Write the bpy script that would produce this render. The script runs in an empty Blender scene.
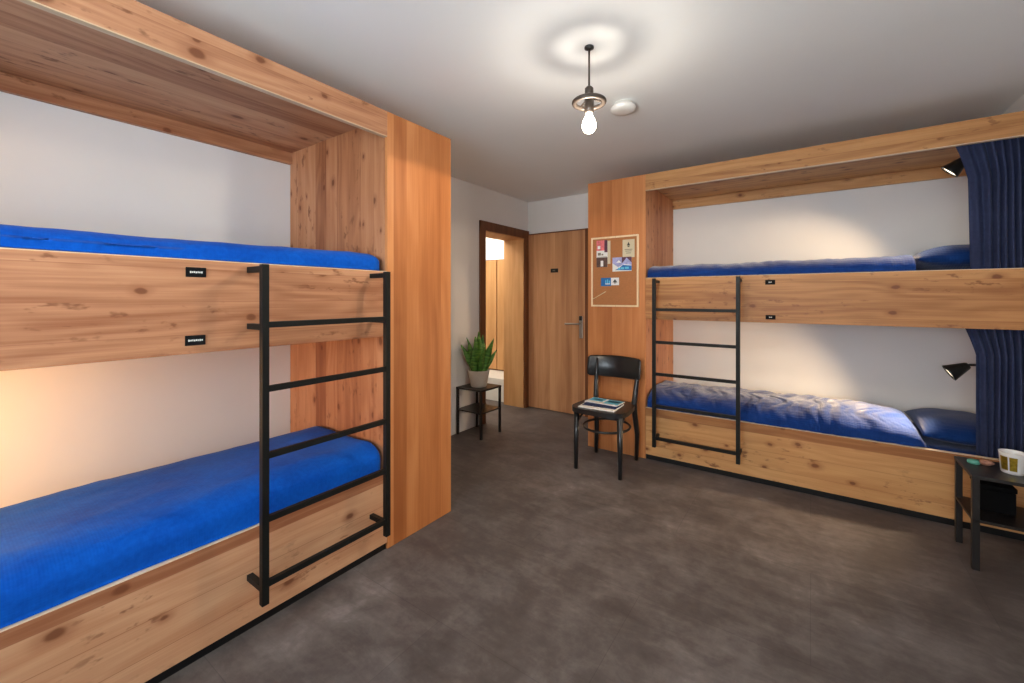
import bpy, bmesh, math, random
from mathutils import Vector, Matrix, noise
random.seed(4)
S = bpy.context.scene
COL = S.collection
PI = math.pi

# ------------------------------------------------------------------ materials
def srgb(r, g, b):
    f = lambda c: (c/255/12.92) if c/255 <= .04045 else ((c/255+.055)/1.055)**2.4
    return (f(r), f(g), f(b), 1)

class NT:
    def __init__(s, name):
        s.m = bpy.data.materials.new(name); s.m.use_nodes = True
        s.t = s.m.node_tree; s.t.nodes.clear()
        s.out = s.t.nodes.new('ShaderNodeOutputMaterial')
        s.b = s.t.nodes.new('ShaderNodeBsdfPrincipled')
        s.t.links.new(s.b.outputs[0], s.out.inputs[0])
    def n(s, k, **kw):
        x = s.t.nodes.new('ShaderNode'+k)
        for a, v in kw.items(): setattr(x, a, v)
        return x
    def put(s, inp, v):
        if isinstance(v, bpy.types.NodeSocket): s.t.links.new(v, inp)
        elif v is not None: inp.default_value = v
    def math(s, op, a, b=0.0, c=None, clamp=False):
        x = s.n('Math', operation=op, use_clamp=clamp)
        s.put(x.inputs[0], a); s.put(x.inputs[1], b)
        if c is not None: s.put(x.inputs[2], c)
        return x.outputs[0]
    def comb(s, a, b, c):
        x = s.n('CombineXYZ')
        for i, v in enumerate((a, b, c)): s.put(x.inputs[i], v)
        return x.outputs[0]
    def noise(s, vec, scale=1, detail=3, rough=.5, dist=0):
        x = s.n('TexNoise'); s.put(x.inputs['Vector'], vec)
        x.inputs['Scale'].default_value = scale; x.inputs['Detail'].default_value = detail
        x.inputs['Roughness'].default_value = rough; x.inputs['Distortion'].default_value = dist
        return x.outputs[0]
    def ramp(s, fac, stops):
        x = s.n('ValToRGB'); s.put(x.inputs[0], fac)
        e = x.color_ramp.elements
        while len(e) < len(stops): e.new(.5)
        for i, (p, c) in enumerate(stops): e[i].position = p; e[i].color = c
        return x.outputs[0]
    def mix(s, fac, a, b, mode='MIX'):
        x = s.n('Mix', data_type='RGBA', blend_type=mode)
        s.put(x.inputs[0], fac); s.put(x.inputs[6], a); s.put(x.inputs[7], b)
        return x.outputs[2]
    def maprange(s, v, a, b, c=0., d=1.):
        x = s.n('MapRange', interpolation_type='SMOOTHSTEP'); s.put(x.inputs[0], v)
        for i, q in enumerate((a, b, c, d)): x.inputs[i+1].default_value = q
        return x.outputs[0]
    def obj(s):
        tc = s.n('TexCoord'); sp = s.n('SeparateXYZ'); s.t.links.new(tc.outputs['Object'], sp.inputs[0])
        return tc.outputs['Object'], sp.outputs
    def bump(s, h, strength=.2, dist=.01):
        x = s.n('Bump'); s.put(x.inputs['Height'], h)
        x.inputs['Strength'].default_value = strength; x.inputs['Distance'].default_value = dist
        s.t.links.new(x.outputs[0], s.b.inputs['Normal'])

def plain(name, col, rough=.5, metal=0., spec=.5, emit=None, var=.06, vscale=12):
    t = NT(name); o, _ = t.obj()
    n = t.noise(o, vscale, 3)
    c2 = tuple(max(0, min(1, k*(1-var))) for k in col[:3])+(1,)
    c3 = tuple(max(0, min(1, k*(1+var))) for k in col[:3])+(1,)
    t.put(t.b.inputs['Base Color'], t.ramp(n, [(.3, c2), (.7, c3)]))
    t.b.inputs['Roughness'].default_value = rough; t.b.inputs['Metallic'].default_value = metal
    t.b.inputs['Specular IOR Level'].default_value = spec
    if emit:
        t.b.inputs['Emission Color'].default_value = emit[0]; t.b.inputs['Emission Strength'].default_value = emit[1]
    return t.m

def wood(name, axis, dark, mid, light, width=.115, knots=.5, knotcol=None, rough=.5, rings=1.0, tint=.42, kscale=4.0, seam=.7):
    """boards glued side by side, grain running along `axis`"""
    t = NT(name); o, xyz = t.obj()
    g = xyz[axis]; oth = [xyz[i] for i in range(3) if i != axis]
    v = t.math('ADD', oth[0], oth[1])
    pv = t.math('DIVIDE', v, width)
    pid = t.math('FLOOR', pv)
    wn = t.n('TexWhiteNoise', noise_dimensions='1D'); t.put(wn.inputs['W'], t.math('ADD', pid, .37))
    rnd = wn.outputs[0]
    go = t.math('ADD', g, t.math('MULTIPLY', rnd, 37.0))
    vo = t.math('ADD', v, t.math('MULTIPLY', rnd, 3.1))
    # cathedral figure
    lo = t.noise(t.comb(t.math('MULTIPLY', go, .9), t.math('MULTIPLY', vo, 5), rnd), 1, 2, .5)
    fig = t.math('SINE', t.math('ADD', t.math('MULTIPLY', lo, 46.0*rings), t.math('MULTIPLY', vo, 60.0*rings)))
    fig = t.math('MULTIPLY_ADD', fig, .5, .5)
    # fine fibre
    fib = t.noise(t.comb(t.math('MULTIPLY', go, 3), t.math('MULTIPLY', vo, 130), 0.), 1, 3, .6)
    broad = t.noise(t.comb(t.math('MULTIPLY', go, .7), t.math('MULTIPLY', vo, 14), 0.), 1, 2, .5)
    f = t.math('ADD', t.math('MULTIPLY', fig, .13), t.math('ADD', t.math('MULTIPLY', fib, .38), t.math('MULTIPLY', broad, .50)))
    f = t.math('ADD', f, t.math('MULTIPLY', t.math('SUBTRACT', rnd, .5), tint))
    c = t.ramp(f, [(.22, dark), (.5, mid), (.8, light)])
    if knots > 0:
        kv = t.comb(t.math('MULTIPLY', go, kscale*.8), t.math('MULTIPLY', vo, kscale*1.25), 0.)
        wob = t.noise(kv, 6, 2)
        vor = t.n('TexVoronoi', voronoi_dimensions='2D', feature='F1'); t.put(vor.inputs['Vector'], kv); vor.inputs['Scale'].default_value = 1.0
        d = t.math('ADD', vor.outputs['Distance'], t.math('MULTIPLY', t.math('SUBTRACT', wob, .5), .07))
        sp = t.n('SeparateColor'); t.t.links.new(vor.outputs['Color'], sp.inputs[0])
        on = t.math('LESS_THAN', sp.outputs[0], knots)
        size = t.math('MULTIPLY_ADD', sp.outputs[1], .7, .45)
        dd = t.math('DIVIDE', d, size)
        core = t.math('MULTIPLY', t.maprange(dd, .045, .10, 1., 0.), on)
        halo = t.math('MULTIPLY', t.maprange(dd, .07, .24, .55, 0.), on)
        bl = t.noise(t.comb(t.math('MULTIPLY', go, 13), t.math('MULTIPLY', vo, 27), 0.), 1, 3, .6)
        bm_ = t.noise(t.comb(t.math('MULTIPLY', go, 2.3), t.math('MULTIPLY', vo, 2.9), 3.), 1, 1, .5)
        blot = t.math('MULTIPLY', t.maprange(bl, .56, .68), t.maprange(bm_, .47, .62))
        c = t.mix(t.math('MULTIPLY', blot, .75), c, srgb(112, 64, 36))
        kc = knotcol or srgb(108, 58, 30)
        c = t.mix(halo, c, dark); c = t.mix(t.math('MULTIPLY', core, .8), c, kc)
    fr = t.math('ABSOLUTE', t.math('SUBTRACT', t.math('FRACT', pv), .5))
    sm = t.maprange(fr, .482, .498, 0., seam)
    c = t.mix(sm, c, dark)
    t.put(t.b.inputs['Base Color'], c)
    t.b.inputs['Roughness'].default_value = rough
    t.b.inputs['Specular IOR Level'].default_value = .35
    t.bump(fib, .08, .002)
    return t.m

def fabric(name, col, col2, cell=.012, bump=.5, sheen=.4, rough=.8, weave=True):
    t = NT(name); o, xyz = t.obj()
    n = t.noise(o, 5, 3); n2 = t.noise(o, 60, 2)
    f = t.math('ADD', t.math('MULTIPLY', n, .6), t.math('MULTIPLY', n2, .4))
    t.put(t.b.inputs['Base Color'], t.ramp(f, [(.3, col), (.72, col2)]))
    t.b.inputs['Roughness'].default_value = rough
    t.b.inputs['Sheen Weight'].default_value = sheen
    t.b.inputs['Sheen Roughness'].default_value = .45
    t.b.inputs['Specular IOR Level'].default_value = .12
    if weave:
        k = 2*PI/cell
        wv = t.noise(o, 9, 2)
        sx = t.math('SINE', t.math('ADD', t.math('MULTIPLY', xyz[0], k), t.math('MULTIPLY', wv, 9)))
        sy = t.math('SINE', t.math('ADD', t.math('MULTIPLY', xyz[1], k), t.math('MULTIPLY', wv, 7)))
        sz = t.math('SINE', t.math('MULTIPLY', xyz[2], k))
        h = t.math('ADD', t.math('ADD', sx, sy), t.math('ADD', sz, t.math('MULTIPLY', n2, 1.2)))
        t.bump(h, bump, .0025)
    else:
        t.bump(t.noise(o, 500, 1), bump, .001)
    return t.m

M = {}
LD, LM, LL = srgb(152, 96, 64), srgb(188, 133, 96), srgb(208, 160, 122)
M['larch_y'] = wood('larch_board_lengthwise', 1, LD, LM, LL, .115, .7)
M['larch_x'] = wood('larch_board_crosswise', 0, srgb(150, 96, 54), srgb(186, 132, 80), srgb(206, 156, 102), .115, .75, kscale=5)
ED, EM_, EL = srgb(140, 84, 54), srgb(174, 116, 78), srgb(194, 140, 102)
M['larch_z'] = wood('larch_board_upright', 2, ED, EM_, EL, .11, .85, kscale=5.0)
M['cab_z'] = wood('larch_veneer_upright', 2, srgb(164, 96, 50), srgb(188, 118, 66), srgb(206, 138, 84), .085, 0., rings=.5, tint=.4, seam=.25)
M['door_z'] = wood('oak_veneer_upright', 2, srgb(160, 110, 72), srgb(188, 136, 94), srgb(206, 156, 112), .07, 0., rings=.5, tint=.3, seam=.2)
M['frame_z'] = wood('dark_oak_frame', 2, srgb(84, 50, 28), srgb(112, 68, 38), srgb(128, 80, 48), .3, 0., rings=.6, tint=.1)
M['hall_z'] = wood('pale_oak_panel', 2, srgb(172, 122, 74), srgb(196, 146, 94), srgb(212, 164, 112), .3, 0., rings=.5, tint=.1, seam=.1)
M['pale_y'] = wood('pale_edge_lengthwise', 1, srgb(200, 170, 134), srgb(220, 194, 162), srgb(232, 210, 182), .3, 0.)
M['pale_x'] = wood('pale_edge_crosswise', 0, srgb(200, 170, 134), srgb(220, 194, 162), srgb(232, 210, 182), .3, 0.)
M['pale_z'] = wood('pale_frame', 2, srgb(206, 178, 134), srgb(226, 198, 154), srgb(236, 212, 172), .3, 0.)
M['black_metal'] = plain('anthracite_powder_coat', srgb(17, 19, 18), .5, 0., .28, var=.08, vscale=40)
M['plinth'] = plain('black_plinth', srgb(17, 17, 19), .55, spec=.3)
M['table_metal'] = plain('black_brown_metal', srgb(27, 24, 23), .38, 0., .5)
M['chair_black'] = plain('black_lacquer', srgb(30, 31, 33), .3, 0., .5, var=.1)
M['white_wall'] = plain('white_plaster', srgb(230, 228, 224), .85, var=.015, vscale=3)
M['hall_wall'] = plain('hall_plaster', srgb(232, 230, 226), .85, var=.015, vscale=3)
M['ceiling'] = plain('ceiling_paint', srgb(234, 236, 235), .9, var=.02, vscale=1.5)
M['white_plastic'] = plain('white_plastic', srgb(228, 226, 220), .4, var=.02)
M['lamp_black'] = plain('lamp_black_enamel', srgb(30, 29, 28), .35)
M['plate_black'] = plain('matt_black_plate', srgb(24, 24, 25), .8, spec=.08)
M['box_black'] = plain('black_card', srgb(11, 11, 12), .8, spec=.1)
M['lamp_white'] = plain('lamp_inside_white', srgb(240, 236, 226), .5, emit=((1, .86, .66, 1), 2.5))
M['pendant'] = plain('pendant_bronze', srgb(84, 74, 66), .4, .6)
def bulb_mat():
    t = NT('lit_bulb_glass'); tr = t.n('BsdfTransparent'); em = t.n('Emission'); ad = t.n('AddShader')
    o, _ = t.obj(); n = t.noise(o, 30, 2)
    t.put(em.inputs[0], t.ramp(n, [(.3, (1, .84, .6, 1)), (.7, (1, .9, .7, 1))])); em.inputs[1].default_value = 14
    t.t.links.new(tr.outputs[0], ad.inputs[0]); t.t.links.new(em.outputs[0], ad.inputs[1]); t.t.links.new(ad.outputs[0], t.out.inputs[0])
    return t.m
M['bulb'] = bulb_mat()
M['steel'] = plain('brushed_steel', srgb(176, 172, 164), .35, .9)
M['cork'] = plain('cork_board', srgb(172, 112, 66), .85, var=.12, vscale=160)
M['paper'] = plain('paper_white', srgb(232, 230, 224), .7, var=.02)
M['beige'] = plain('paper_beige', srgb(206, 192, 160), .7, var=.03)
M['ink'] = plain('ink_dark', srgb(58, 56, 54), .7)
M['ink_grey'] = plain('ink_grey', srgb(132, 124, 108), .7)
M['pink'] = plain('print_pink', srgb(222, 112, 116), .6, var=.3, vscale=40)
M['plum'] = plain('print_plum', srgb(88, 48, 68), .6, var=.3, vscale=40)
M['brown'] = plain('print_brown', srgb(92, 66, 58), .6, var=.4, vscale=45)
M['lav'] = plain('print_lavender', srgb(160, 160, 200), .6, var=.25, vscale=40)
M['pblue'] = plain('print_blue', srgb(28, 104, 168), .55, var=.15, vscale=30)
M['pcyan'] = plain('print_cyan', srgb(96, 190, 220), .55, var=.1)
M['pnavy'] = plain('print_navy', srgb(30, 58, 106), .55, var=.2, vscale=20)
M['teal'] = plain('teal_enamel', srgb(96, 170, 150), .35)
M['mauve'] = plain('crumpled_wrapper', srgb(158, 112, 92), .6, var=.4, vscale=70)
M['gold'] = plain('gold_foil', srgb(176, 150, 52), .28, .85, var=.25, vscale=90)
M['ceramic'] = plain('white_ceramic', srgb(232, 230, 226), .25, var=.02)
M['pot'] = plain('pale_grey_pot', srgb(188, 180, 166), .7, var=.05)
M['soil'] = plain('soil', srgb(50, 38, 28), .95, var=.4, vscale=80)
M['glass'] = plain('clear_glass', (1, 1, 1, 1), .0); M['glass'].node_tree.nodes['Principled BSDF'].inputs['Transmission Weight'].default_value = 1
BLUE1, BLUE2 = srgb(0, 66, 160), srgb(4, 92, 196)
M['bed_blue'] = fabric('royal_blue_cotton', BLUE1, BLUE2, .008, .08, .05)
M['bed_deep'] = fabric('deep_blue_seersucker', srgb(10, 46, 108), srgb(20, 62, 134), .013, .18, .5)
M['sheet_deep'] = fabric('deep_blue_sheet', srgb(5, 40, 92), srgb(12, 52, 112), .013, .2, .2)
M['navy'] = fabric('navy_curtain_cloth', srgb(40, 47, 74), srgb(54, 62, 92), .01, .15, .04, .85, weave=False)

def leaf_mat():
    t = NT('snake_plant_leaf'); o, xyz = t.obj()
    n = t.noise(t.comb(t.math('MULTIPLY', xyz[0], 14), t.math('MULTIPLY', xyz[1], 14), t.math('MULTIPLY', xyz[2], 55)), 1, 3)
    t.put(t.b.inputs['Base Color'], t.ramp(n, [(.35, srgb(48, 92, 30)), (.55, srgb(82, 130, 48)), (.75, srgb(136, 172, 76))]))
    t.b.inputs['Roughness'].default_value = .4
    return t.m
M['leaf'] = leaf_mat()

def floor_mat():
    t = NT('concrete_look_vinyl'); o, xyz = t.obj()
    a = t.noise(o, 1.3, 6, .62, .4); b = t.noise(o, 5.5, 6, .65, .6); c = t.noise(o, 26, 4, .7)
    st = t.noise(t.comb(t.math('MULTIPLY', xyz[0], 2.2), t.math('MULTIPLY', xyz[1], 11), 0.), 1.4, 5, .7, .8)
    f = t.math('ADD', t.math('ADD', t.math('MULTIPLY', a, .42), t.math('MULTIPLY', b, .34)), t.math('ADD', t.math('MULTIPLY', c, .12), t.math('MULTIPLY', st, .16)))
    col = t.ramp(f, [(.35, srgb(58, 53, 52)), (.49, srgb(86, 79, 76)), (.59, srgb(110, 103, 100)), (.72, srgb(150, 143, 140))])
    # large plank tiles with hairline joints
    br = t.n('TexBrick', offset=.5); t.put(br.inputs['Vector'], o)
    br.inputs['Scale'].default_value = 1; br.inputs['Brick Width'].default_value = 1.2; br.inputs['Row Height'].default_value = .6
    br.inputs['Mortar Size'].default_value = .0012; br.inputs['Color1'].default_value = (.92, .92, .92, 1); br.inputs['Color2'].default_value = (1.06, 1.05, 1.04, 1)
    br.inputs['Mortar'].default_value = (.72, .72, .72, 1)
    col = t.mix(1., col, br.outputs[0], 'MULTIPLY')
    t.put(t.b.inputs['Base Color'], col)
    t.put(t.b.inputs['Roughness'], t.maprange(b, .3, .7, .46, .62))
    t.b.inputs['Specular IOR Level'].default_value = .38
    t.bump(c, .05, .004)
    return t.m
M['floor'] = floor_mat()

# ------------------------------------------------------------------ mesh helpers
class MB:
    """collects shapes in one bmesh and links them as ONE mesh object"""
    def __init__(s): s.bm = bmesh.new(); s.mi = 0
    def _mark(s, faces):
        for f in faces: f.material_index = s.mi
    def box(s, x0, x1, y0, y1, z0, z1, bev=0., rot=None, pivot=None):
        r = bmesh.ops.create_cube(s.bm, size=1)
        vs = r['verts']
        bmesh.ops.scale(s.bm, vec=(x1-x0, y1-y0, z1-z0), verts=vs)
        bmesh.ops.translate(s.bm, vec=((x0+x1)/2, (y0+y1)/2, (z0+z1)/2), verts=vs)
        if rot is not None: bmesh.ops.rotate(s.bm, cent=pivot or ((x0+x1)/2, (y0+y1)/2, (z0+z1)/2), matrix=rot, verts=vs)
        fs = {f for v in vs for f in v.link_faces}
        s._mark(fs)
        if bev:
            es = list({e for v in vs for e in v.link_edges})
            r = bmesh.ops.bevel(s.bm, geom=es, offset=bev, segments=2, affect='EDGES', profile=.6)
            s._mark(r['faces'])
        return s
    def sweep(s, pts, radii, seg=12, cap=True, sq=None):
        """tube along pts; radii list or number; sq=(w,h,up) gives a rectangular bar"""
        n = len(pts); pts = [Vector(p) for p in pts]
        if not isinstance(radii, (list, tuple)): radii = [radii]*n
        rings = []; prev = None
        for i, p in enumerate(pts):
            t = (pts[min(i+1, n-1)]-pts[max(i-1, 0)]).normalized()
            if prev is None:
                u = Vector((0, 0, 1)) if abs(t.z) < .9 else Vector((1, 0, 0))
            else: u = prev
            u = (u-t*u.dot(t)).normalized(); w = t.cross(u); prev = u
            rings.append([s.bm.verts.new(p+radii[i]*(u*math.cos(a)+w*math.sin(a))) for a in (2*PI*k/seg for k in range(seg))])
        fs = []
        for a, b in zip(rings, rings[1:]):
            for k in range(seg):
                f = s.bm.faces.new((a[k], a[(k+1) % seg], b[(k+1) % seg], b[k])); f.smooth = seg > 6; fs.append(f)
        if cap: fs.append(s.bm.faces.new(rings[0][::-1])); fs.append(s.bm.faces.new(rings[-1]))
        s._mark(fs); return s
    def lathe(s, prof, c=(0, 0, 0), seg=28, axis=None, smooth=True):
        """revolve (r, h) about z through c, then turn z to `axis`"""
        R = Vector((0, 0, 1)).rotation_difference(Vector(axis)).to_matrix() if axis else Matrix.Identity(3)
        c = Vector(c); rings = []
        for r, h in prof:
            if r < 1e-6: rings.append([s.bm.verts.new(c+R@Vector((0, 0, h)))])
            else: rings.append([s.bm.verts.new(c+R@Vector((r*math.cos(2*PI*k/seg), r*math.sin(2*PI*k/seg), h))) for k in range(seg)])
        fs = []
        for a, b in zip(rings, rings[1:]):
            for k in range(seg):
                k2 = (k+1) % seg
                if len(a) == 1 and len(b) == 1: continue
                if len(a) == 1: f = s.bm.faces.new((a[0], b[k2], b[k]))
                elif len(b) == 1: f = s.bm.faces.new((a[k], a[k2], b[0]))
                else: f = s.bm.faces.new((a[k], a[k2], b[k2], b[k]))
                f.smooth = smooth; fs.append(f)
        s._mark(fs); return s
    def prism(s, outline, z0, z1, M4=None, bev=0.):
        a = [s.bm.verts.new((x, y, z0)) for x, y in outline]; b = [s.bm.verts.new((x, y, z1)) for x, y in outline]
        n = len(a); fs = [s.bm.faces.new(a[::-1]), s.bm.faces.new(b)]
        for k in range(n): fs.append(s.bm.faces.new((a[k], a[(k+1) % n], b[(k+1) % n], b[k])))
        s._mark(fs)
        if bev:
            es = list({e for f in fs[:2] for e in f.edges})
            r = bmesh.ops.bevel(s.bm, geom=es, offset=bev, segments=2, affect='EDGES', profile=.5); s._mark(r['faces'])
        if M4: bmesh.ops.transform(s.bm, matrix=M4, verts=list({v for f in s.bm.faces for v in f.verts}))
        return s
    def build(s, name, mats, parent=None, recalc=True):
        if recalc: bmesh.ops.recalc_face_normals(s.bm, faces=s.bm.faces[:])
        if parent is not None:
            w = Vector((0, 0, 0)); p = parent
            while p: w += p.location; p = p.parent
            bmesh.ops.translate(s.bm, vec=-w, verts=s.bm.verts[:])
        me = bpy.data.meshes.new(name); s.bm.to_mesh(me); s.bm.free()
        for m in (mats if isinstance(mats, (list, tuple)) else [mats]): me.materials.append(m)
        o = bpy.data.objects.new(name, me); COL.objects.link(o)
        o.parent = parent
        return o

def tag(o, label=None, cat=None, group=None, kind=None):
    for k, v in (('label', label), ('category', cat), ('group', group), ('kind', kind)):
        if v: o[k] = v
    return o
def thing(name, loc, label, cat, group=None):
    o = bpy.data.objects.new(name, None); COL.objects.link(o); o.location = loc
    o.empty_display_size = .1
    return tag(o, label, cat, group)
def struct(name, mb, mat): return tag(mb.build(name, mat), kind='structure')

def soft_box(x0, x1, y0, y1, z0, z1, r, n, amp=0., fr=6., seed=0, lump=None, crease=0.):
    """soft cushion-like block: rounded by ellipsoidal radii r=(rx,ry,rz), wrinkled along its normals"""
    b = MB(); bm = b.bm
    nx, ny, nz = n
    idx = {}
    def V(i, j, k):
        if (i, j, k) in idx: return idx[(i, j, k)]
        p = Vector((x0+(x1-x0)*i/nx, y0+(y1-y0)*j/ny, z0+(z1-z0)*k/nz))
        rx, ry, rz = r
        q = Vector((min(max(p.x, x0+rx), x1-rx), min(max(p.y, y0+ry), y1-ry), min(p.z, z1-rz)))    # square underneath, where it lies on the bed
        d = Vector(((p.x-q.x)/rx, (p.y-q.y)/ry, (p.z-q.z)/rz))
        nrm = d.normalized() if d.length > 1e-6 else Vector((0, 0, 1))
        if d.length > 1e-6: p = q+Vector((nrm.x*rx, nrm.y*ry, nrm.z*rz))
        if amp and nrm.z > -.4:
            s = Vector((p.x*fr+seed, p.y*fr, p.z*fr*.6))
            h = noise.fractal(s, .9, 2.1, 4)
            rid = 1-abs(noise.noise(Vector((p.x*fr*1.7+seed, p.y*fr*.8+p.x*3, p.z*2))))*2
            p = p+nrm*(amp*(h*.8+max(0, rid)*.5-.25))
            if crease:                              # soft folds running across the bed
                cx = p.x*15+1.6*noise.noise(Vector((p.x*3, p.y*5, seed)))
                cr = noise.noise(Vector((cx, p.y*2.2+seed, 1.7)))
                p = p+nrm*crease*(abs(cr)**.7*1.6-.5)
        if lump: p = lump(p)
        idx[(i, j, k)] = bm.verts.new(p); return idx[(i, j, k)]
    for i in range(nx):
        for j in range(ny):
            for k, fl in ((0, 1), (nz, 0)):
                q = [V(i, j, k), V(i+1, j, k), V(i+1, j+1, k), V(i, j+1, k)]; bm.faces.new(q[::-1] if fl else q)
    for i in range(nx):
        for k in range(nz):
            for j, fl in ((0, 0), (ny, 1)):
                q = [V(i, j, k), V(i+1, j, k), V(i+1, j, k+1), V(i, j, k+1)]; bm.faces.new(q[::-1] if fl else q)
    for j in range(ny):
        for k in range(nz):
            for i, fl in ((0, 1), (nx, 0)):
                q = [V(i, j, k), V(i, j+1, k), V(i, j+1, k+1), V(i, j, k+1)]; bm.faces.new(q[::-1] if fl else q)
    for f in bm.faces: f.smooth = True
    return b

# ------------------------------------------------------------------ room
XW, YB, ZC, XR, YF = -2.72, 4.185, 2.40, .957, -1.50
XL, YR = -1.757, 3.352
HX = -2.99                                     # hall side of the left wall
DY0, DY1, DZ = 3.355, 4.10, 1.975               # doorway opening in the left wall
struct('floor', MB().box(-4.6, XR+.2, YF-.2, 5.5, -.1, 0), M['floor'])
struct('ceiling', MB().box(-4.6, XR+.2, YF-.2, 5.5, ZC, ZC+.1), M['ceiling'])
w = MB(); w.box(HX, XW, YF, DY0, 0, ZC); w.box(HX, XW, DY1, YB+.12, 0, ZC); w.box(HX, XW, DY0, DY1, DZ, ZC)
struct('wall_left', w, M['white_wall'])
struct('wall_back', MB().box(XW, XR+.12, YB, YB+.12, 0, ZC), M['white_wall'])
struct('wall_right', MB().box(XR, XR+.12, YF-.12, YB, 0, ZC), M['white_wall'])
WX0, WX1, WZ0, WZ1 = -1.35, .55, .85, 2.15
w = MB(); w.box(HX, WX0, YF-.12, YF, 0, ZC); w.box(WX1, XR, YF-.12, YF, 0, ZC)
w.box(WX0, WX1, YF-.12, YF, 0, WZ0); w.box(WX0, WX1, YF-.12, YF, WZ1, ZC)
struct('wall_front', w, M['white_wall'])
w = MB()
for a, b_, c, d in ((WX0, WX0+.06, WZ0, WZ1), (WX1-.06, WX1, WZ0, WZ1), (WX0, WX1, WZ0, WZ0+.06), (WX0, WX1, WZ1-.06, WZ1), (-.43, -.37, WZ0, WZ1)):
    w.box(a, b_, YF-.09, YF-.03, c, d)
win = struct('window_1', w, M['white_plastic'])
MB().box(WX0+.06, WX1-.06, YF-.065, YF-.06, WZ0+.06, WZ1-.06).build('pane', M['glass'], win)
# hallway behind the doorway
w = MB(); w.box(-4.6, -4.5, 2.2, 5.4, 0, ZC); w.box(-4.6, HX, 2.1, 2.2, 0, ZC); w.box(-4.6, -2.72, 5.3, 5.4, 0, ZC); w.box(-2.82, -2.72, YB+.12, 5.3, 0, ZC)
struct('wall_hall', w, M['hall_wall'])

# doorway trim on the left wall
fx0, fx1 = XW, XW+.022
t1 = MB()
t1.box(fx0, fx1, 3.281, DY0+.01, 0, 2.055, .003); t1.box(fx0, fx1, DY1-.005, YB-.012, 0, 2.055, .003); t1.box(fx0, fx1+.001, 3.281, YB-.012, DZ-.01, 2.056, .003)
tr = struct('trim_1', t1, M['frame_z'])
rv = MB(); rv.box(HX-.012, XW, DY1-.016, DY1+.002, 0, DZ); rv.box(HX-.012, XW, DY0, DY0+.016, 0, DZ); rv.box(HX-.012, XW, DY0, DY1, DZ-.016, DZ)
rv.build('door_lining', M['hall_z'], tr)

# closed door in the back wall
d1 = struct('door_1', MB().box(-2.70, -1.975, YB-.022, YB-.001, .004, 2.008, .003), M['door_z'])
fr = MB(); fr.box(-1.975, -1.935, YB-.03, YB, 0, 2.02, .002); fr.box(-2.718, -1.935, YB-.024, YB, 2.009, 2.020, .002); fr.box(-2.719, -2.70, YB-.028, YB, 0, 2.02, .002)
fr.build('door_frame', M['frame_z'], d1)
yh = YB-.022
h = MB(); h.box(-2.044, -2.004, yh-.008, yh, .84, 1.075, .003)
esc = h.build('escutcheon', M['steel'], d1)
h = MB(); h.box(-2.040, -2.008, yh-.022, yh-.006, 1.03, 1.08, .006); h.build('keypad', M['lamp_black'], esc)
h = MB(); h.sweep([(-2.024, yh-.004, .998), (-2.024, yh-.05, .998), (-2.036, yh-.058, .997), (-2.19, yh-.058, .992)], .009, 10); h.build('door_handle', M['steel'], d1)
npl = MB().box(-2.400, -2.305, yh-.004, yh, 1.560, 1.604, .001).build('number_plate', M['lamp_black'], d1)
h = MB()
for k, (a, ww) in enumerate(((0, .007), (.011, .009), (.024, .006))): h.box(-2.372+a, -2.372+a+ww, yh-.0048, yh-.0038, 1.575, 1.589)
h.build('lettering', M['ink_grey'], npl)

# ------------------------------------------------------------------ bunk beds
def ladder(parent, along, p0, p1, face, off, zt, zb, rungs, zs):
    """two square posts and five rungs, bolted on the board with short stand-offs.  along: 0=x 1=y; face = board plane, off = signed distance"""
    lad = None; c = face+off; hw = .0125
    def bx(m, a0, a1, c0, c1, z0, z1, bev=.002):
        lo, hi = min(c0, c1), max(c0, c1)
        if along == 1: m.box(lo, hi, a0, a1, z0, z1, bev)
        else: m.box(a0, a1, lo, hi, z0, z1, bev)
    root = bpy.data.objects.new('ladder', None); COL.objects.link(root); root.parent = parent; root['label'] = 'dark metal ladder'
    for p in (p0, p1):
        m = MB(); bx(m, p-hw, p+hw, c-hw, c+hw, zb, zt); m.build('post', M['black_metal'], root)
        for z in zs:
            m = MB(); bx(m, p-.011, p+.011, face, c-math.copysign(hw, off), z-.011, z+.011); m.build('standoff', M['black_metal'], root)
    for z in rungs:
        m = MB(); bx(m, p0+hw, p1-hw, c-.010, c+.010, z-.011, z+.011); m.build('rung', M['black_metal'], root)

def plate(parent, along, a0, a1, face, out, z0, z1, widths):
    """black name plate with a row of pale characters"""
    def bx(m, p, q, f0, f1, c, d, bev=0.):
        lo, hi = min(f0, f1), max(f0, f1)
        if along == 1: m.box(lo, hi, p, q, c, d, bev)
        else: m.box(p, q, lo, hi, c, d, bev)
    m = MB(); bx(m, a0, a1, face, face+out*.004, z0, z1, .001)
    pl = m.build('name_plate', M['plate_black'], parent)
    m = MB(); tot = sum(widths)+.0018*(len(widths)-1); p = (a0+a1)/2-tot/2; zc = (z0+z1)/2
    for k, ww in enumerate(widths):
        bx(m, p, p+ww, face+out*.0036, face+out*.0046, zc-.0026-(.0008 if k % 3 == 0 else 0), zc+.0026+(.0008 if k % 2 == 0 else 0)); p += ww+.0018
    m.build('lettering', M['paper'], pl)

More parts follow.
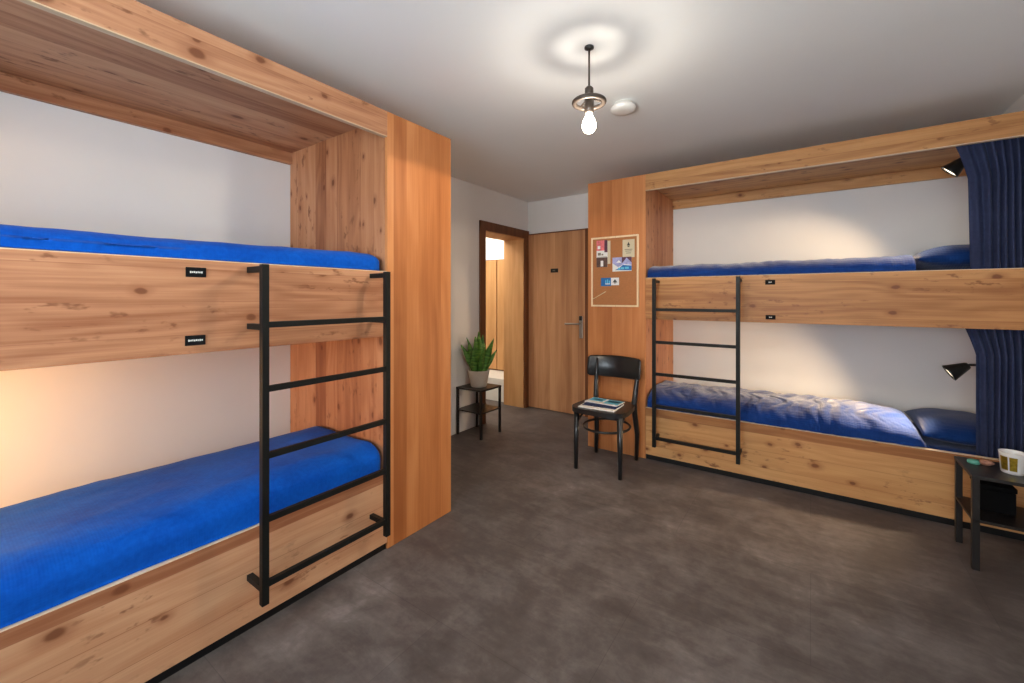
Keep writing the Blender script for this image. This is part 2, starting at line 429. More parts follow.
# ---- left bunk: long side along y, front face at x = XL
LY0, LY1 = -.64, 1.392
zt, zh, zbt, zbb, zlb, zk = 2.226, 2.101, 1.413, 1.084, .393, .036
T = .027
BL = thing('bunk_bed', (XL, .4, 0), 'built-in larch wood double bunk along the left wall with royal blue bedding and black ladder', 'bunk bed')
x0 = XW+.005
MB().box(XL-T, XL, LY0, LY1, zh, zt, .0015).build('fascia', M['larch_y'], BL)
MB().box(XL-T, XL, LY0, LY1, zh-.004, zh, .0005).build('edge_strip', M['pale_y'], BL)
MB().box(x0, XL-T, LY0, LY1, 2.198, zt).build('top_panel', M['larch_y'], BL)
MB().box(x0, x0+T, LY0, LY1, 2.125, 2.198).build('back_rail', M['larch_y'], BL)
MB().box(x0, XL-.0215, LY1, LY1+T, 0, zt-.001).build('end_panel', M['larch_z'], BL)
MB().box(x0, XL, LY0-T, LY0, 0, zt).build('end_panel', M['larch_z'], BL)
ub = MB().box(XL-T, XL, LY0, LY1-.001, zbb, zbt-.003, .0015).build('side_board', M['larch_y'], BL)
MB().box(XL-T, XL, LY0, LY1-.001, zbt-.003, zbt).build('edge_strip', M['pale_y'], ub)
lb = MB().box(XL-T, XL, LY0, LY1-.001, zk, zlb-.003, .0015).build('side_board', M['larch_y'], BL)
MB().box(XL-T, XL, LY0, LY1-.001, zlb-.003, zlb).build('edge_strip', M['pale_y'], lb)
MB().box(x0, XL-T, LY0, LY1-.001, 1.10, 1.125).build('bed_base', M['larch_y'], BL)
MB().box(x0, XL-T, LY0, LY1-.001, .20, .225).build('bed_base', M['larch_y'], BL)
MB().box(XL-.05, XL-.012, LY0, LY1, 0, zk+.002).build('plinth', M['plinth'], BL)
ladder(BL, 1, .746, 1.296, XL, .117, 1.402, .152, [1.179, .942, .696, .462, .224], [1.397-.012, 1.17, .21])
plate(BL, 1, .542, .602, XL, 1, 1.351, 1.385, [.004, .003, .004, .004, .003, .004, .004])
plate(BL, 1, .540, .600, XL, 1, 1.113, 1.148, [.004, .004, .003, .004, .004, .003, .004, .004])

# cupboard that closes the left bunk
CL = thing('cupboard', (-2.2, 1.62, 0), 'tall orange larch cupboard closing the end of the left bunk', 'cupboard')
MB().box(x0, XL-.021, LY1+T+.0005, 1.856, .0, zt).build('carcass', M['cab_z'], CL)
MB().box(XL-.02, XL, LY1+.0005, 1.857, .002, zt, .0012).build('front_panel', M['cab_z'], CL)

# ---- right bunk: long side along x, front face at y = YR
RX0, RX1 = -1.069, XR-.003
zt2, zh2, zbt2, zbb2, zlb2, zk2 = 2.257, 2.131, 1.435, 1.108, .410, .040
BR = thing('bunk_bed', (-.05, YR, 0), 'built-in larch wood double bunk on the back wall with rumpled dark blue bedding and curtains', 'bunk bed')
y1 = YB-.005
MB().box(RX0, RX1, YR, YR+T, zh2, zt2, .0015).build('fascia', M['larch_x'], BR)
MB().box(RX0, RX1, YR, YR+T, zh2-.004, zh2, .0005).build('edge_strip', M['pale_x'], BR)
MB().box(RX0, RX1, YR+T, y1, 2.195, zt2).build('top_panel', M['larch_x'], BR)
MB().box(RX0+.001, RX1, y1-T, y1, 2.115, 2.195).build('back_rail', M['larch_x'], BR)
MB().box(RX0-T, RX0, YR+.0215, y1, 0, zt2-.001).build('end_panel', M['larch_z'], BR)
ub = MB().box(RX0+.001, RX1, YR, YR+T, zbb2, zbt2-.003, .0015).build('side_board', M['larch_x'], BR)
MB().box(RX0+.001, RX1, YR, YR+T, zbt2-.003, zbt2).build('edge_strip', M['pale_x'], ub)
lb = MB().box(RX0+.001, RX1, YR, YR+T, zk2, zlb2-.003, .0015).build('side_board', M['larch_x'], BR)
MB().box(RX0+.001, RX1, YR, YR+T, zlb2-.003, zlb2).build('edge_strip', M['pale_x'], lb)
MB().box(RX0+.001, RX1, YR+T, y1, 1.125, 1.15).build('bed_base', M['larch_x'], BR)
MB().box(RX0+.001, RX1, YR+T, y1, .20, .225).build('bed_base', M['larch_x'], BR)
MB().box(RX0, RX1, YR+.012, YR+.05, 0, zk2+.002).build('plinth', M['plinth'], BR)
ladder(BR, 0, -.969, -.403, YR, -.11, 1.424, .146, [1.188, .942, .701, .459, .214], [1.40, .21])
plate(BR, 0, -.252, -.194, YR, -1, 1.367, 1.399, [.005, .005, .004])
plate(BR, 0, -.250, -.192, YR, -1, 1.131, 1.161, [.005, .004, .005])

CR = thing('cupboard', (-1.32, 3.75, 0), 'narrow orange larch cupboard with a pinboard on its front, behind the black chair', 'cupboard')
MB().box(-1.564, RX0-T-.0005, YR+.021, y1, 0, zt2).build('carcass', M['cab_z'], CR)
MB().box(-1.564, RX0-.0005, YR, YR+.02, .002, zt2, .0012).build('front_panel', M['cab_z'], CR)

# ------------------------------------------------------------------ bedding
def bed(name, b, mat, label, cat, group=None): return tag(b.build(name, mat), label, cat, group)
def tilt_left(p):
    if p.z > 1.45: p = p-Vector((0, 0, .022*max(0, 1-(p.y+.2)/1.4)))
    return p
def drop_back_left(p):
    if p.x < -2.30: p = p-Vector((0, 0, min(.11, 2.0*(p.x+2.30)**2)*max(0, p.z-.396)/.14))
    return p
bed('mattress', soft_box(-2.62, XL-T-.008, LY0+.02, LY1-.006, .228, .385, (.04, .04, .03), (10, 30, 6)), M['bed_blue'],
    'royal blue covered mattress of the lower left berth', 'mattress')
bed('duvet', soft_box(-2.63, XL-.011, LY0+.03, LY1-.005, .396, .536, (.15, .035, .075), (60, 110, 9), .007, 3.5, 3, drop_back_left), M['bed_blue'],
    'smooth royal blue duvet spread on the lower left berth', 'duvet')
bed('mattress', soft_box(-2.62, XL-T-.008, LY0+.02, LY1-.006, 1.128, 1.405, (.04, .04, .03), (10, 30, 6)), M['bed_blue'],
    'royal blue covered mattress of the upper left berth', 'mattress')
bed('duvet', soft_box(-2.62, XL-.011, LY0+.03, LY1-.005, 1.416, 1.500, (.10, .06, .045), (50, 110, 8), .008, 2.6, 8, tilt_left), M['bed_blue'],
    'royal blue duvet on the upper left berth, only its front edge showing above the board', 'duvet')

def right_lower(p):
    # fluffed up towards the pillow, thinner at the foot
    k = (p.x+1.06)/1.55
    if p.z > .46: p = p+Vector((0, 0, (.0+.006*k)*(p.z-.46)/.1*math.exp(-((p.y-3.70)/.33)**2)))
    if p.x > .30 and p.z > .42:                  # slopes off at the pillow end
        f = (p.x-.30)/.21
        p = p+Vector((.055*f*(1-(p.z-.413)/.135), 0, -.035*f*f*(p.z-.413)/.135))
    if p.z > .44 and p.y > 3.85: p = p-Vector((0, 0, (p.y-3.85)**2*1.2))
    return p
bed('mattress', soft_box(RX0+.006, XR-.01, YR+T+.052, 4.10, .228, .402, (.04, .04, .04), (40, 16, 6), .002, 5, 2), M['sheet_deep'],
    'deep blue sheeted mattress of the lower right berth', 'mattress')
bed('duvet', soft_box(RX0+.002, .51, YR+.006, 4.06, .413, .545, (.012, .27, .09), (170, 90, 12), .012, 3.6, 5, right_lower, .010), M['bed_deep'],
    'rumpled dark blue duvet on the lower right berth, lit by the reading lamp', 'duvet')
def puff(cx, cy, z0, hw, hd, hh, seed):
    b = MB(); n = 26; bm = b.bm
    def P(i, j, s):
        u, v = -1+2*i/n, -1+2*j/n
        e = ((1-abs(u)**2.6)*(1-abs(v)**2.6))
        pin = 1-.07*(1-abs(v))*0-.06*abs(u*v)
        q = Vector((cx+hw*u*(1-.06*(1-abs(v)**2)*abs(u)), cy+hd*v*(1-.06*(1-abs(u)**2)*abs(v)), z0+hh*(.42+s*(.58 if s > 0 else .42)*max(e, 0)**.55)))
        q.z += .008*noise.noise(Vector((q.x*9+seed, q.y*9, s)))*e
        return bm.verts.new(q)
    top = [[P(i, j, 1) for j in range(n+1)] for i in range(n+1)]
    bot = [[top[i][j] if i in (0, n) or j in (0, n) else P(i, j, -1) for j in range(n+1)] for i in range(n+1)]
    for i in range(n):
        for j in range(n):
            f = bm.faces.new((top[i][j], top[i+1][j], top[i+1][j+1], top[i][j+1])); f.smooth = True
            f = bm.faces.new((bot[i][j], bot[i][j+1], bot[i+1][j+1], bot[i+1][j])); f.smooth = True
    return b
bed('pillow', puff(.745, 3.75, .406, .205, .325, .150, 1), M['sheet_deep'], 'plump dark blue pillow under the lower reading lamp', 'pillow')
bed('mattress', soft_box(RX0+.006, XR-.01, YR+T+.052, 4.10, 1.153, 1.425, (.04, .04, .04), (40, 16, 6), .002, 5, 9), M['sheet_deep'],
    'deep blue sheeted mattress of the upper right berth', 'mattress')
bed('duvet', soft_box(RX0+.002, .51, YR+.006, 4.06, 1.438, 1.534, (.012, .18, .075), (150, 70, 10), .012, 3.2, 15, None, .006), M['bed_deep'],
    'dark blue duvet on the upper right berth, seen edge-on above the board', 'duvet')
bed('pillow', puff(.735, 3.75, 1.435, .215, .325, .165, 6), M['sheet_deep'], 'dark blue pillow on the upper right berth beside the curtain', 'pillow')

# ------------------------------------------------------------------ curtains
def curtain(name, zt_, zb_, left, label, seed):
    b = MB(); bm = b.bm; nu, nv = 150, 40; yc = YR+T+.026; rows = []
    for j in range(nv+1):
        f = j/nv; z = zt_+(zb_-zt_)*f
        xl = left(f); xr = XR-.012
        row = []
        for i in range(nu+1):
            u = i/nu
            x = xl+(xr-xl)*u
            ph = 2*PI*(7.0*u**1.2+.22*math.sin(5*u+seed))+.5*math.sin(3*f+u*9)
            amp = (.004+.015*min(1, u*2.2))*(1-.25*f)
            if f < .06: amp *= .6+.4*f/.06
            y = yc+amp*math.sin(ph)+.004*noise.noise(Vector((u*7, f*5, seed)))
            row.append(bm.verts.new((x, y, z)))
        rows.append(row)
    for j in range(nv):
        for i in range(nu):
            fc = bm.faces.new((rows[j][i], rows[j][i+1], rows[j+1][i+1], rows[j+1][i])); fc.smooth = True
    o = b.build(name, M['navy'])
    so = o.modifiers.new('thick', 'SOLIDIFY'); so.thickness = .002
    return tag(o, label, 'curtain')
curtain('curtain', 2.165, 1.428, lambda f: .655+.062*min(1, f/.3)**.7+.012*f, 'navy curtain gathered in front of the upper right berth', 2.)
curtain('curtain', 1.122, .400, lambda f: .70+.05*min(1, f/.22)**.8+.0*f, 'navy curtain gathered in front of the lower right berth behind the side table', 5.)

# ------------------------------------------------------------------ reading lamps
def reading_lamp(c, d, label):
    """c: centre of the mouth; d: direction the light leaves"""
    d = Vector(d).normalized(); c = Vector(c)
    L = thing('reading_lamp', (XR, c.y, c.z+.08), label, 'lamp', None)
    a = -d
    m = MB(); m.lathe([(.048, 0), (.050, .001), (.047, .012), (.021, .094), (.016, .101), (0, .103)], c, 28, a); m.lathe([(.048, 0), (.045, .004), (.043, .012), (.018, .090), (0, .092)], c, 28, a)
    m.build('lamp_shade', M['lamp_black'], L)
    m = MB(); m.lathe([(.0455, .003), (.042, .014), (.017, .086), (0, .087)], c+d*-.0003, 28, a); m.build('reflector', M['lamp_white'], L)
    e = c+a*.099; wb = Vector((XR-.012, e.y+.02, e.z+.004))
    m = MB(); m.sweep([e, e+a*.006, e.lerp(wb, .45)+Vector((0, 0, .004)), wb], .007, 10); m.build('arm', M['lamp_black'], L)
    m = MB(); m.lathe([(0, 0), (.034, 0), (.034, .014), (.03, .018), (0, .018)], (XR, wb.y, wb.z), 24, (-1, 0, 0)); m.build('wall_mount', M['lamp_black'], L)
    return L
reading_lamp((.676, 3.58, .826), (-.83, -.02, -.545), 'black cone reading lamp over the lower right pillow, beside the lower curtain')
reading_lamp((.678, 3.58, 2.028), (-.68, .13, -.70), 'black cone reading lamp under the top of the right bunk, beside the upper curtain')

# ------------------------------------------------------------------ pendant lamp, smoke detector
PX, PY = -.809, 1.745
P = thing('pendant_lamp', (PX, PY, ZC), 'pendant lamp with an open metal ring around a bare glowing bulb', 'lamp')
MB().lathe([(0, 0), (.021, 0), (.021, -.007), (.010, -.012), (0, -.012)], (PX, PY, ZC), 20).build('ceiling_hook', M['lamp_black'], P)
MB().sweep([(PX, PY, ZC-.012), (PX, PY, 2.21)], .0045, 10).build('rod', M['pendant'], P)
MB().lathe([(0, 2.222), (.012, 2.222), (.019, 2.214), (.019, 2.172), (.012, 2.168), (0, 2.168)], (PX, PY, 0), 24).build('cap', M['pendant'], P)
m = MB(); rr = []
for k in range(49):
    a = 2*PI*k/48; rr.append((PX+.066*math.cos(a), PY+.066*math.sin(a), 2.152))
m.sweep(rr, .0105, 12, cap=False)
for a in (.6, .6+2*PI/3, .6+4*PI/3):
    m.sweep([(PX+.012*math.cos(a), PY+.012*math.sin(a), 2.170), (PX+.062*math.cos(a), PY+.062*math.sin(a), 2.154)], .0045, 8)
m.build('ring', M['pendant'], P)
MB().lathe([(0, 2.170), (.021, 2.168), (.021, 2.108), (.016, 2.102), (0, 2.102)], (PX, PY, 0), 24).build('socket', M['pendant'], P)
MB().lathe([(.013, 2.104), (.014, 2.095), (.026, 2.072), (.0315, 2.052), (.030, 2.036), (.022, 2.022), (.010, 2.015), (0, 2.013)], (PX, PY, 0), 24).build('bulb', M['bulb'], P)
m = MB(); sx, sy = -.887, 2.372
m.lathe([(0, 0), (.055, 0), (.055, -.012), (.064, -.014), (.070, -.020), (.070, -.034), (.058, -.046), (.03, -.050), (0, -.050)], (sx, sy, ZC), 32)
sd = tag(m.build('smoke_detector', M['white_plastic']), 'round white smoke detector on the ceiling behind the pendant lamp', 'smoke detector')

# ------------------------------------------------------------------ side tables
def side_table(cx, cy, label, tk):
    t = thing('side_table', (cx, cy, 0), label, 'table', 'black two-tier side tables')
    h = .15
    MB().box(cx-h-.002, cx+h+.002, cy-h-.002, cy+h+.002, .428, .444, .002).build('table_top', M['table_metal'], t)
    MB().box(cx-h, cx+h, cy-h, cy+h, .226, .238, .0015).build('shelf', M['table_metal'], t)
    for sx_ in (-1, 1):
        for sy_ in (-1, 1):
            m = MB(); a, b_ = cx+sx_*(h-tk), cy+sy_*(h-tk); m.box(a-tk, a+tk, b_-tk, b_+tk, 0, .428, .0015); m.build('leg', M['table_metal'], t)
    return t
side_table(-2.558, 3.085, 'low black two-tier side table carrying the potted plant, beside the doorway', .010)
side_table(.772, 3.025, 'low black two-tier side table at the right edge with a white cup on it', .0128)

# on the right table
m = MB(); mx, my = .788, 3.02
m.lathe([(0, .444), (.036, .444), (.040, .449), (.047, .541), (.048, .544), (.045, .544), (.043, .536), (.037, .455), (0, .453)], (mx, my, 0), 40)
cup = thing('cup', (mx, my, .444), 'white tapered cup with gold squares on its side, on the right side table', 'cup')
m.build('body', M['ceramic'], cup)
m = MB()
for a0, a1 in ((-2.86, -2.20), (-2.08, -1.52)):
    for k in range(8):
        b0, b1 = a0+(a1-a0)*k/8, a0+(a1-a0)*(k+1)/8; q = []
        for a, z in ((b0, .462), (b1, .462), (b1, .526), (b0, .526)):
            r_ = .040+(z-.449)/.092*.007+.0012; q.append(m.bm.verts.new((mx+r_*math.cos(a), my+r_*math.sin(a), z)))
        m.bm.faces.new(q)
m.build('gold_square', M['gold'], cup)
m = MB(); m.lathe([(0, .444), (.021, .444), (.0235, .447), (.0235, .455), (.020, .460), (.010, .463), (0, .4635)], (.672, 3.085, 0), 28)
tag(m.build('tin', M['teal']), 'tiny round teal tin on the right side table, leftmost item there', 'tin')
m = MB(); r = bmesh.ops.create_icosphere(m.bm, subdivisions=3, radius=1)
for v in m.bm.verts:
    p = v.co.copy(); n_ = noise.noise(p*1.8)
    p *= 1+.25*n_; tail = max(0, p.x-.4)
    v.co = Vector((.712+p.x*.022+tail*.016, 3.075+p.y*.018*(1-.5*tail)-tail*.01, .444+.015+p.z*.014*(1-.5*tail)))
mz = min(v.co.z for v in m.bm.verts)
for v in m.bm.verts: v.co.z += .4442-mz
for f in m.bm.faces: f.smooth = True
tag(m.build('wrapped_sweet', M['mauve']), 'small crumpled brownish pink item between the teal tin and the white cup', 'sweet')
m = MB(); m.box(.675, .80, 3.02, 3.15, .2385, .345, .006)
bxo = thing('box', (.737, 3.085, .2385), 'small black box on the lower shelf of the right side table', 'box')
m.build('body', M['box_black'], bxo)
MB().box(.672, .803, 3.017, 3.153, .3455, .368, .004).build('lid', M['box_black'], bxo)

# potted plant
px, py = -2.556, 3.080
PL = thing('potted_plant', (px, py, .444), 'green snake plant in a pale grey pot on the side table by the doorway', 'plant')
m = MB(); m.lathe([(0, .444), (.072, .444), (.076, .449), (.101, .590), (.102, .596), (.097, .598), (.094, .590), (.090, .565), (0, .565)], (px, py, 0), 36); m.build('pot', M['pot'], PL)
MB().lathe([(0, .574), (.05, .572), (.0895, .5665), (0, .5662)], (px, py, 0), 28).build('soil', M['soil'], PL)
leaves = [(-.9, .030, .060, .395, .060), (.35, .040, .150, .330, .052), (1.3, .030, .045, .36, .058), (2.5, .045, .150, .30, .052), (3.4, .03, .130, .33, .054), (4.0, .04, .165, .27, .050), (5.0, .035, .075, .35, .058), (5.75, .05, .165, .28, .050), (.0, .01, .01, .33, .052), (1.9, .05, .12, .24, .046), (3.0, .05, .165, .23, .046), (4.75, .055, .09, .22, .044), (.75, .05, .17, .22, .046), (3.7, .05, .10, .30, .05)]
for k, (a, r0, r1, hh, ww) in enumerate(leaves):
    ww *= 1.3
    m = MB(); bm = m.bm; n_ = 14; fa = random.uniform(-.7, .7)+.95   # leaf faces, roughly towards the room
    side = Vector((math.cos(fa), math.sin(fa), 0)); nrm = Vector((-math.sin(fa), math.cos(fa), 0)); rowsL = []
    for i in range(n_+1):
        f = i/n_; rad = r0+(r1-r0)*f**1.4
        c = Vector((px+rad*math.cos(a), py+rad*math.sin(a), .566+hh*f))
        wd = ww*(.55+.55*math.sin(PI*min(1, f*1.25)*.62))*(1-max(0, f-.45)/.55)**.75*.55+.0006
        tw = .5*f*(1 if k % 2 else -1)
        s_ = side*math.cos(tw)+nrm*math.sin(tw); nn = nrm*math.cos(tw)-side*math.sin(tw)
        rowsL.append([bm.verts.new(c-s_*wd+nn*.006), bm.verts.new(c-s_*wd*.5), bm.verts.new(c-nn*.003), bm.verts.new(c+s_*wd*.5), bm.verts.new(c+s_*wd+nn*.006)])
    for A, B in zip(rowsL, rowsL[1:]):
        for q in range(4):
            fc = bm.faces.new((A[q], A[q+1], B[q+1], B[q])); fc.smooth = True
    o = m.build('leaf', M['leaf'], PL); so = o.modifiers.new('thick', 'SOLIDIFY'); so.thickness = .004

# ------------------------------------------------------------------ chair
CX_, CY_ = -1.268, 3.06
CH = thing('chair', (CX_, CY_, 0), 'black bentwood chair with curved back rail, magazines on its seat', 'chair')
# seat: rounded trapezoid
def seat_outline(sc):
    pts = []
    for k in range(64):
        a = 2*PI*k/64; ca, sa = math.cos(a), math.sin(a); e = 2/3.6
        x = .205*math.copysign(abs(ca)**e, ca); y = .212*math.copysign(abs(sa)**e, sa)
        x *= 1-.09*(y/.21)                     # narrower at the back
        pts.append((CX_-.008+x*sc, CY_-.03+y*sc))
    return pts
MB().prism(seat_outline(1), .428, .463, bev=.006).build('seat', M['chair_black'], CH)
fl, frr = (-1.438, 2.872), (-1.094, 2.868)
for (x, y), dx in ((fl, .01), (frr, -.01)):
    m = MB(); m.sweep([(x, y, 0), (x, y, .2), (x+dx*.3, y+.004, .43)], [.015, .0185, .0215], 14); m.build('leg', M['chair_black'], CH)
for sgn, bx_, by_ in ((-1, -1.452, 3.265), (1, -1.122, 3.290)):
    m = MB()
    tx = CX_+sgn*.155
    m.sweep([(bx_, by_, 0), (CX_+sgn*.163, by_-.03, .22), (CX_+sgn*.158, 3.212, .40), (CX_+sgn*.158, 3.205, .46), (CX_+sgn*.165, 3.225, .58), (CX_+sgn*.172, 3.252, .70), (CX_+sgn*.174, 3.268, .78)],
            [.015, .0185, .021, .021, .018, .016, .012], 14)
    m.build('leg', M['chair_black'], CH)
# curved back rail
m = MB(); bm = m.bm; n_ = 28; rows_ = []
for i in range(n_+1):
    u = -1+2*i/n_; x = CX_-.018+u*.219; y = 3.285-.075*u*u
    zl, zu = .634+.006*u*u, .806-.004*u*u
    tl = .022
    col_ = []
    for f, th in ((0, .0), (.06, .008), (.5, .009), (.94, .008), (1, .0)):
        z = zl+(zu-zl)*f; col_.append((Vector((x, y+tl*f, z)), th))
    k_ = min(1, (1-abs(u))/.05)**.5 if abs(u) > .95 else 1
    ringv = [bm.verts.new(Vector((p.x, p.y-th*1.0, p.z*1.0 if k_ == 1 else (p.z-.728)*(.86+.14*k_)+.728))) for p, th in col_]+[bm.verts.new(Vector((p.x, p.y+th, p.z if k_ == 1 else (p.z-.728)*(.86+.14*k_)+.728))) for p, th in col_[1:-1][::-1]]
    rows_.append(ringv)
for A, B in zip(rows_, rows_[1:]):
    for q in range(len(A)):
        f = bm.faces.new((A[q], A[(q+1) % len(A)], B[(q+1) % len(A)], B[q])); f.smooth = True
bm.faces.new(rows_[0][::-1]); bm.faces.new(rows_[-1])
m.build('backrest', M['chair_black'], CH)
# bentwood hoop and two braces under the seat
m = MB(); hp = []
for k in range(49):
    a = 2*PI*k/48; hp.append((CX_+-.004+.172*math.cos(a), CY_-.005+.188*math.sin(a), .302))
m.sweep(hp, .009, 10, cap=False); m.build('stretcher', M['chair_black'], CH)
for sx_, (lx, ly) in ((1, fl), (-1, frr)):
    m = MB(); m.sweep([(lx+.006*sx_, ly+.006, .345), (lx+.01*sx_, ly+.05, .375), (lx+.014*sx_, ly+.11, .40), (lx+.018*sx_, ly+.18, .428)], .008, 8); m.build('brace', M['chair_black'], CH)

def flat(name, c, rz, w_, d_, z0, th, base, patches, mats, label, cat, group=None):
    """printed sheet lying flat; patches (u0,u1,v0,v1,slot) on its top"""
    m = MB(); m.box(-w_/2, w_/2, -d_/2, d_/2, 0, th, .0008)
    for u0, u1, v0, v1, sl in patches:
        m.mi = sl; zz = th+.0003; q = [m.bm.verts.new((-w_/2+w_*u, -d_/2+d_*v, zz)) for u, v in ((u0, v0), (u1, v0), (u1, v1), (u0, v1))]
        m._mark([m.bm.faces.new(q)])
    o = m.build(name, [base]+mats, recalc=False); o.location = (c[0], c[1], z0); o.rotation_euler = (0, 0, rz)
    return tag(o, label, cat, group)
flat('magazine', (-1.285, 2.985, 0), .06, .275, .24, .4635, .007, M['paper'],
     [(.02, .98, .42, .98, 1), (.03, .97, .22, .42, 1), (.3, .7, .30, .34, 2), (.55, .9, .27, .29, 2)], [M['pnavy'], M['paper']], 'white and navy magazine lying underneath on the black chair seat', 'magazine')
flat('magazine', (-1.30, 3.085, 0), -.03, .265, .155, .4712, .005, M['paper'],
     [(.02, .46, .35, .96, 1), (.10, .40, .55, .75, 2), (.54, .98, .15, .96, 1), (.58, .94, .5, .8, 2), (.03, .46, .05, .33, 3)], [M['pcyan'], M['pblue'], M['paper']], 'bright cyan brochure lying on top of the navy magazine on the chair', 'magazine')

# ------------------------------------------------------------------ pinboard
pb = thing('pinboard', (-1.325, YR, 1.205), 'cork pinboard in a thin pale wood frame on the narrow cupboard', 'pinboard')
bx0, bx1, bz0, bz1 = -1.529, -1.121, 1.203, 1.786
yb_ = YR-.0004
MB().box(bx0+.008, bx1-.008, yb_-.008, yb_, bz0+.008, bz1-.008).build('cork', M['cork'], pb)
m = MB()
m.box(bx0, bx0+.014, yb_-.014, yb_, bz0, bz1, .001); m.box(bx1-.014, bx1, yb_-.014, yb_, bz0, bz1, .001)
m.box(bx0+.014, bx1-.014, yb_-.014, yb_, bz0, bz0+.014, .001); m.box(bx0+.014, bx1-.014, yb_-.014, yb_, bz1-.014, bz1, .001)
m.build('frame', M['pale_z'], pb)
yc_ = yb_-.0082
def pinned(name, x0, x1, z0, z1, base, patches, mats, label, cat, lift=0.):
    m = MB(); y = yc_-lift; m.box(x0, x1, y-.0012, y, z0, z1)
    for k, pt in enumerate(patches):
        m.mi = pt[-1]; yy = y-.0014-k*.00008
        m._mark([m.bm.faces.new([m.bm.verts.new((x0+(x1-x0)*u, yy, z0+(z1-z0)*v)) for u, v in pt[0]])])
    return tag(m.build(name, [base]+mats, recalc=False), label, cat)
R_ = lambda u0, u1, v0, v1: [(u0, v0), (u1, v0), (u1, v1), (u0, v1)]
pinned('flyer', -1.481, -1.383, 1.534, 1.759, M['paper'],
       [(R_(0, 1, .62, 1), 1), (R_(.72, 1, .55, 1), 2), (R_(.1, .35, .68, .8), 4), (R_(0, 1, 0, .36), 3), (R_(.12, .40, .44, .54), 5), (R_(.46, .62, .44, .50), 5), (R_(.38, .62, .03, .24), 4), (R_(.05, .95, .37, .39), 5)],
       [M['pink'], M['plum'], M['brown'], M['paper'], M['ink_grey']], 'tall flyer with pink photo above a dark photo, upper left on the pinboard', 'flyer')
pinned('paper_strip', -1.382, -1.358, 1.560, 1.752, M['beige'], [], [], 'narrow pale paper strip beside the pink flyer on the pinboard', 'paper')
pinned('notice', -1.253, -1.154, 1.605, 1.750, M['beige'],
       [([(.36, .66), (.64, .66), (.5, .86)], 1), (R_(.42, .58, .58, .64), 1), (R_(.18, .82, .42, .46), 2), (R_(.24, .76, .33, .37), 2), (R_(.30, .70, .22, .26), 2)], [M['ink'], M['ink_grey']], 'beige notice with a small dark emblem, upper right of the pinboard', 'notice')
pinned('flyer', -1.339, -1.178, 1.494, 1.609, M['lav'],
       [([(0, 0), (1, 0), (1, .42), (.62, .5), (.3, .30), (0, .6)], 1), ([(.12, .1), (1, .05), (1, .38), (.55, .45), (.35, .22)], 2), ([(.5, .55), (.75, .95), (1, .6), (1, 1), (.5, 1)], 3), (R_(.30, .42, .12, .26), 4), (R_(.45, .62, .14, .28), 4), (R_(.66, .86, .16, .30), 4), ([(.2, .62), (.34, .8), (.48, .6)], 1)],
       [M['paper'], M['pblue'], M['plum'], M['pcyan']], 'blue and lavender landscape flyer below the beige notice', 'flyer', .0016)
pinned('card', -1.441, -1.350, 1.375, 1.444, M['pblue'],
       [(R_(.42, .52, .25, .70), 1), (R_(.60, .70, .20, .80), 1), (R_(.78, .88, .30, .65), 1), (R_(.42, .88, .2, .3), 2)], [M['pcyan'], M['paper']], 'small blue card with pale marks, left of the white card on the pinboard', 'card')
pinned('card', -1.352, -1.283, 1.381, 1.443, M['paper'],
       [([(.22, .42), (.78, .42), (.5, .80)], 1), (R_(.42, .58, .22, .42), 1), (R_(.2, .8, .3, .36), 2)], [M['ink'], M['ink_grey']], 'small white card with a black emblem, right of the blue card on the pinboard', 'card', .0016)
m = MB(); m.sweep([(-1.508, yc_-.004, 1.268), (-1.402, yc_-.004, 1.326)], .0035, 8)
m.sweep([(-1.402, yc_-.004, 1.326), (-1.394, yc_-.004, 1.3304)], [.0035, .0006], 8)
tag(m.build('pencil', M['pale_z']), 'thin pale stick pinned diagonally at the lower left of the pinboard', 'pencil')

# ------------------------------------------------------------------ hallway things
HP = MB().box(-4.45, HX-.016, 4.16, 5.28, 0, .28, .004)
tag(HP.build('platform', M['white_plastic']), 'low white platform in the hallway seen through the doorway', 'platform')
HC = thing('hall_cupboard', (-3.6, 4.9, .281), 'pale oak hallway cupboard standing on the white platform beyond the doorway', 'cupboard')
MB().box(-4.4, HX-.03, 4.622, 5.0, .281, 1.80).build('carcass', M['frame_z'], HC)
for a, b_ in ((-4.4, -3.96), (-3.95, -3.51), (-3.492, HX-.03)):
    MB().box(a, b_, 4.60, 4.62, .30, 1.79, .002).build('door', M['hall_z'], HC)

# ------------------------------------------------------------------ light
def lamp(name, kind, loc, power, col, **kw):
    L = bpy.data.lights.new(name, kind); L.energy = power; L.color = col
    for k, v in kw.items(): setattr(L, k, v)
    o = bpy.data.objects.new(name, L); COL.objects.link(o); o.location = loc; return o
def aim(o, d): o.rotation_euler = Vector(d).to_track_quat('-Z', 'Y').to_euler(); return o
WARM = (1., .72, .42); WARM2 = (1., .78, .54)
lamp('pendant_glow', 'POINT', (PX, PY, 2.045), 7.5, (1., .91, .80), shadow_soft_size=.036)
aim(lamp('pendant_down', 'SPOT', (PX, PY, 2.045), 20, (1., .82, .6), spot_size=math.radians(178), spot_blend=.05, shadow_soft_size=.03), (0, 0, -1))
aim(lamp('reading_lower_right', 'SPOT', (.650, 3.575, .808), 62, (1., .72, .45), spot_size=math.radians(126), spot_blend=.8, shadow_soft_size=.025), (-.90, -.06, -.40))
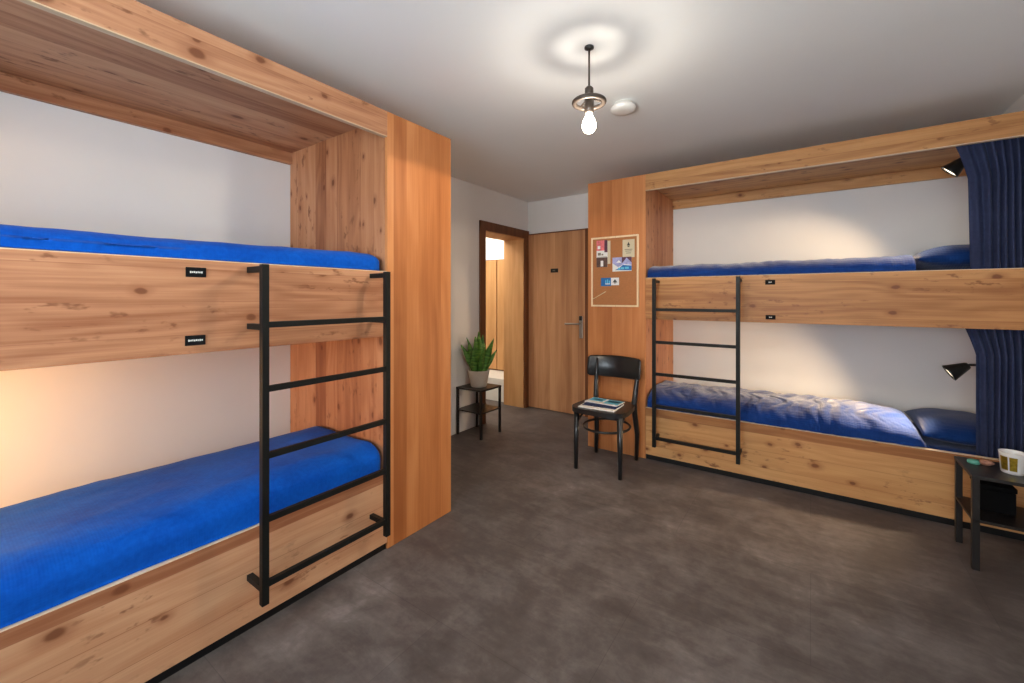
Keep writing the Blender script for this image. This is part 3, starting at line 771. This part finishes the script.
aim(lamp('reading_upper_right', 'SPOT', (.652, 3.588, 2.004), 36, (1., .72, .45), spot_size=math.radians(112), spot_blend=.6, shadow_soft_size=.025), (-.72, .1, -.68))
aim(lamp('reading_lower_left', 'SPOT', (-2.25, -.40, .80), 50, (1., .52, .18), spot_size=math.radians(165), spot_blend=.8, shadow_soft_size=.03), (-.25, .85, -.50))
aim(lamp('reading_upper_left', 'SPOT', (-2.38, -.45, 1.95), 10, (1., .55, .25), spot_size=math.radians(110), spot_blend=.6, shadow_soft_size=.03), (-.2, .75, -.6))
aim(lamp('window_daylight', 'AREA', ((WX0+WX1)/2, YF-.02, 1.5), 122, (.82, .92, 1.), shape='RECTANGLE', size=1.75, size_y=1.15), (0, 1, .85))
aim(lamp('hall_light', 'AREA', (-3.45, 3.6, 2.36), 30, (1., .93, .82), shape='RECTANGLE', size=.9, size_y=.9), (0, .1, -1))
aim(lamp('hall_wall_fill', 'AREA', (-3.6, 4.85, 1.90), 12, (1., .95, .86), shape='RECTANGLE', size=1.2, size_y=.1), (0, .8, .6))  # added fill without a fitting, brightens the hall wall above the cupboard
W = bpy.data.worlds.new('World'); S.world = W; W.use_nodes = True
bg = W.node_tree.nodes['Background']; sky = W.node_tree.nodes.new('ShaderNodeTexSky'); sky.sky_type = 'HOSEK_WILKIE'
W.node_tree.links.new(sky.outputs[0], bg.inputs[0]); bg.inputs[1].default_value = .6

# ------------------------------------------------------------------ camera
cam = bpy.data.cameras.new('camera'); co = bpy.data.objects.new('camera', cam); COL.objects.link(co)
co.location = (0, 0, 1.28); co.rotation_euler = (PI/2, 0, math.radians(35.2))
cam.sensor_width = 36; cam.lens = 36*423.1/1024; cam.shift_y = -(341.5-297.43)/1024; cam.clip_start = .02
S.camera = co
S.view_settings.view_transform = 'Standard'; S.view_settings.look = 'None'
S.view_settings.exposure = 0; S.view_settings.gamma = 1
S.cycles.use_denoising = True
S.cycles.max_bounces = 12; S.cycles.diffuse_bounces = 9; S.cycles.sample_clamp_indirect = 10
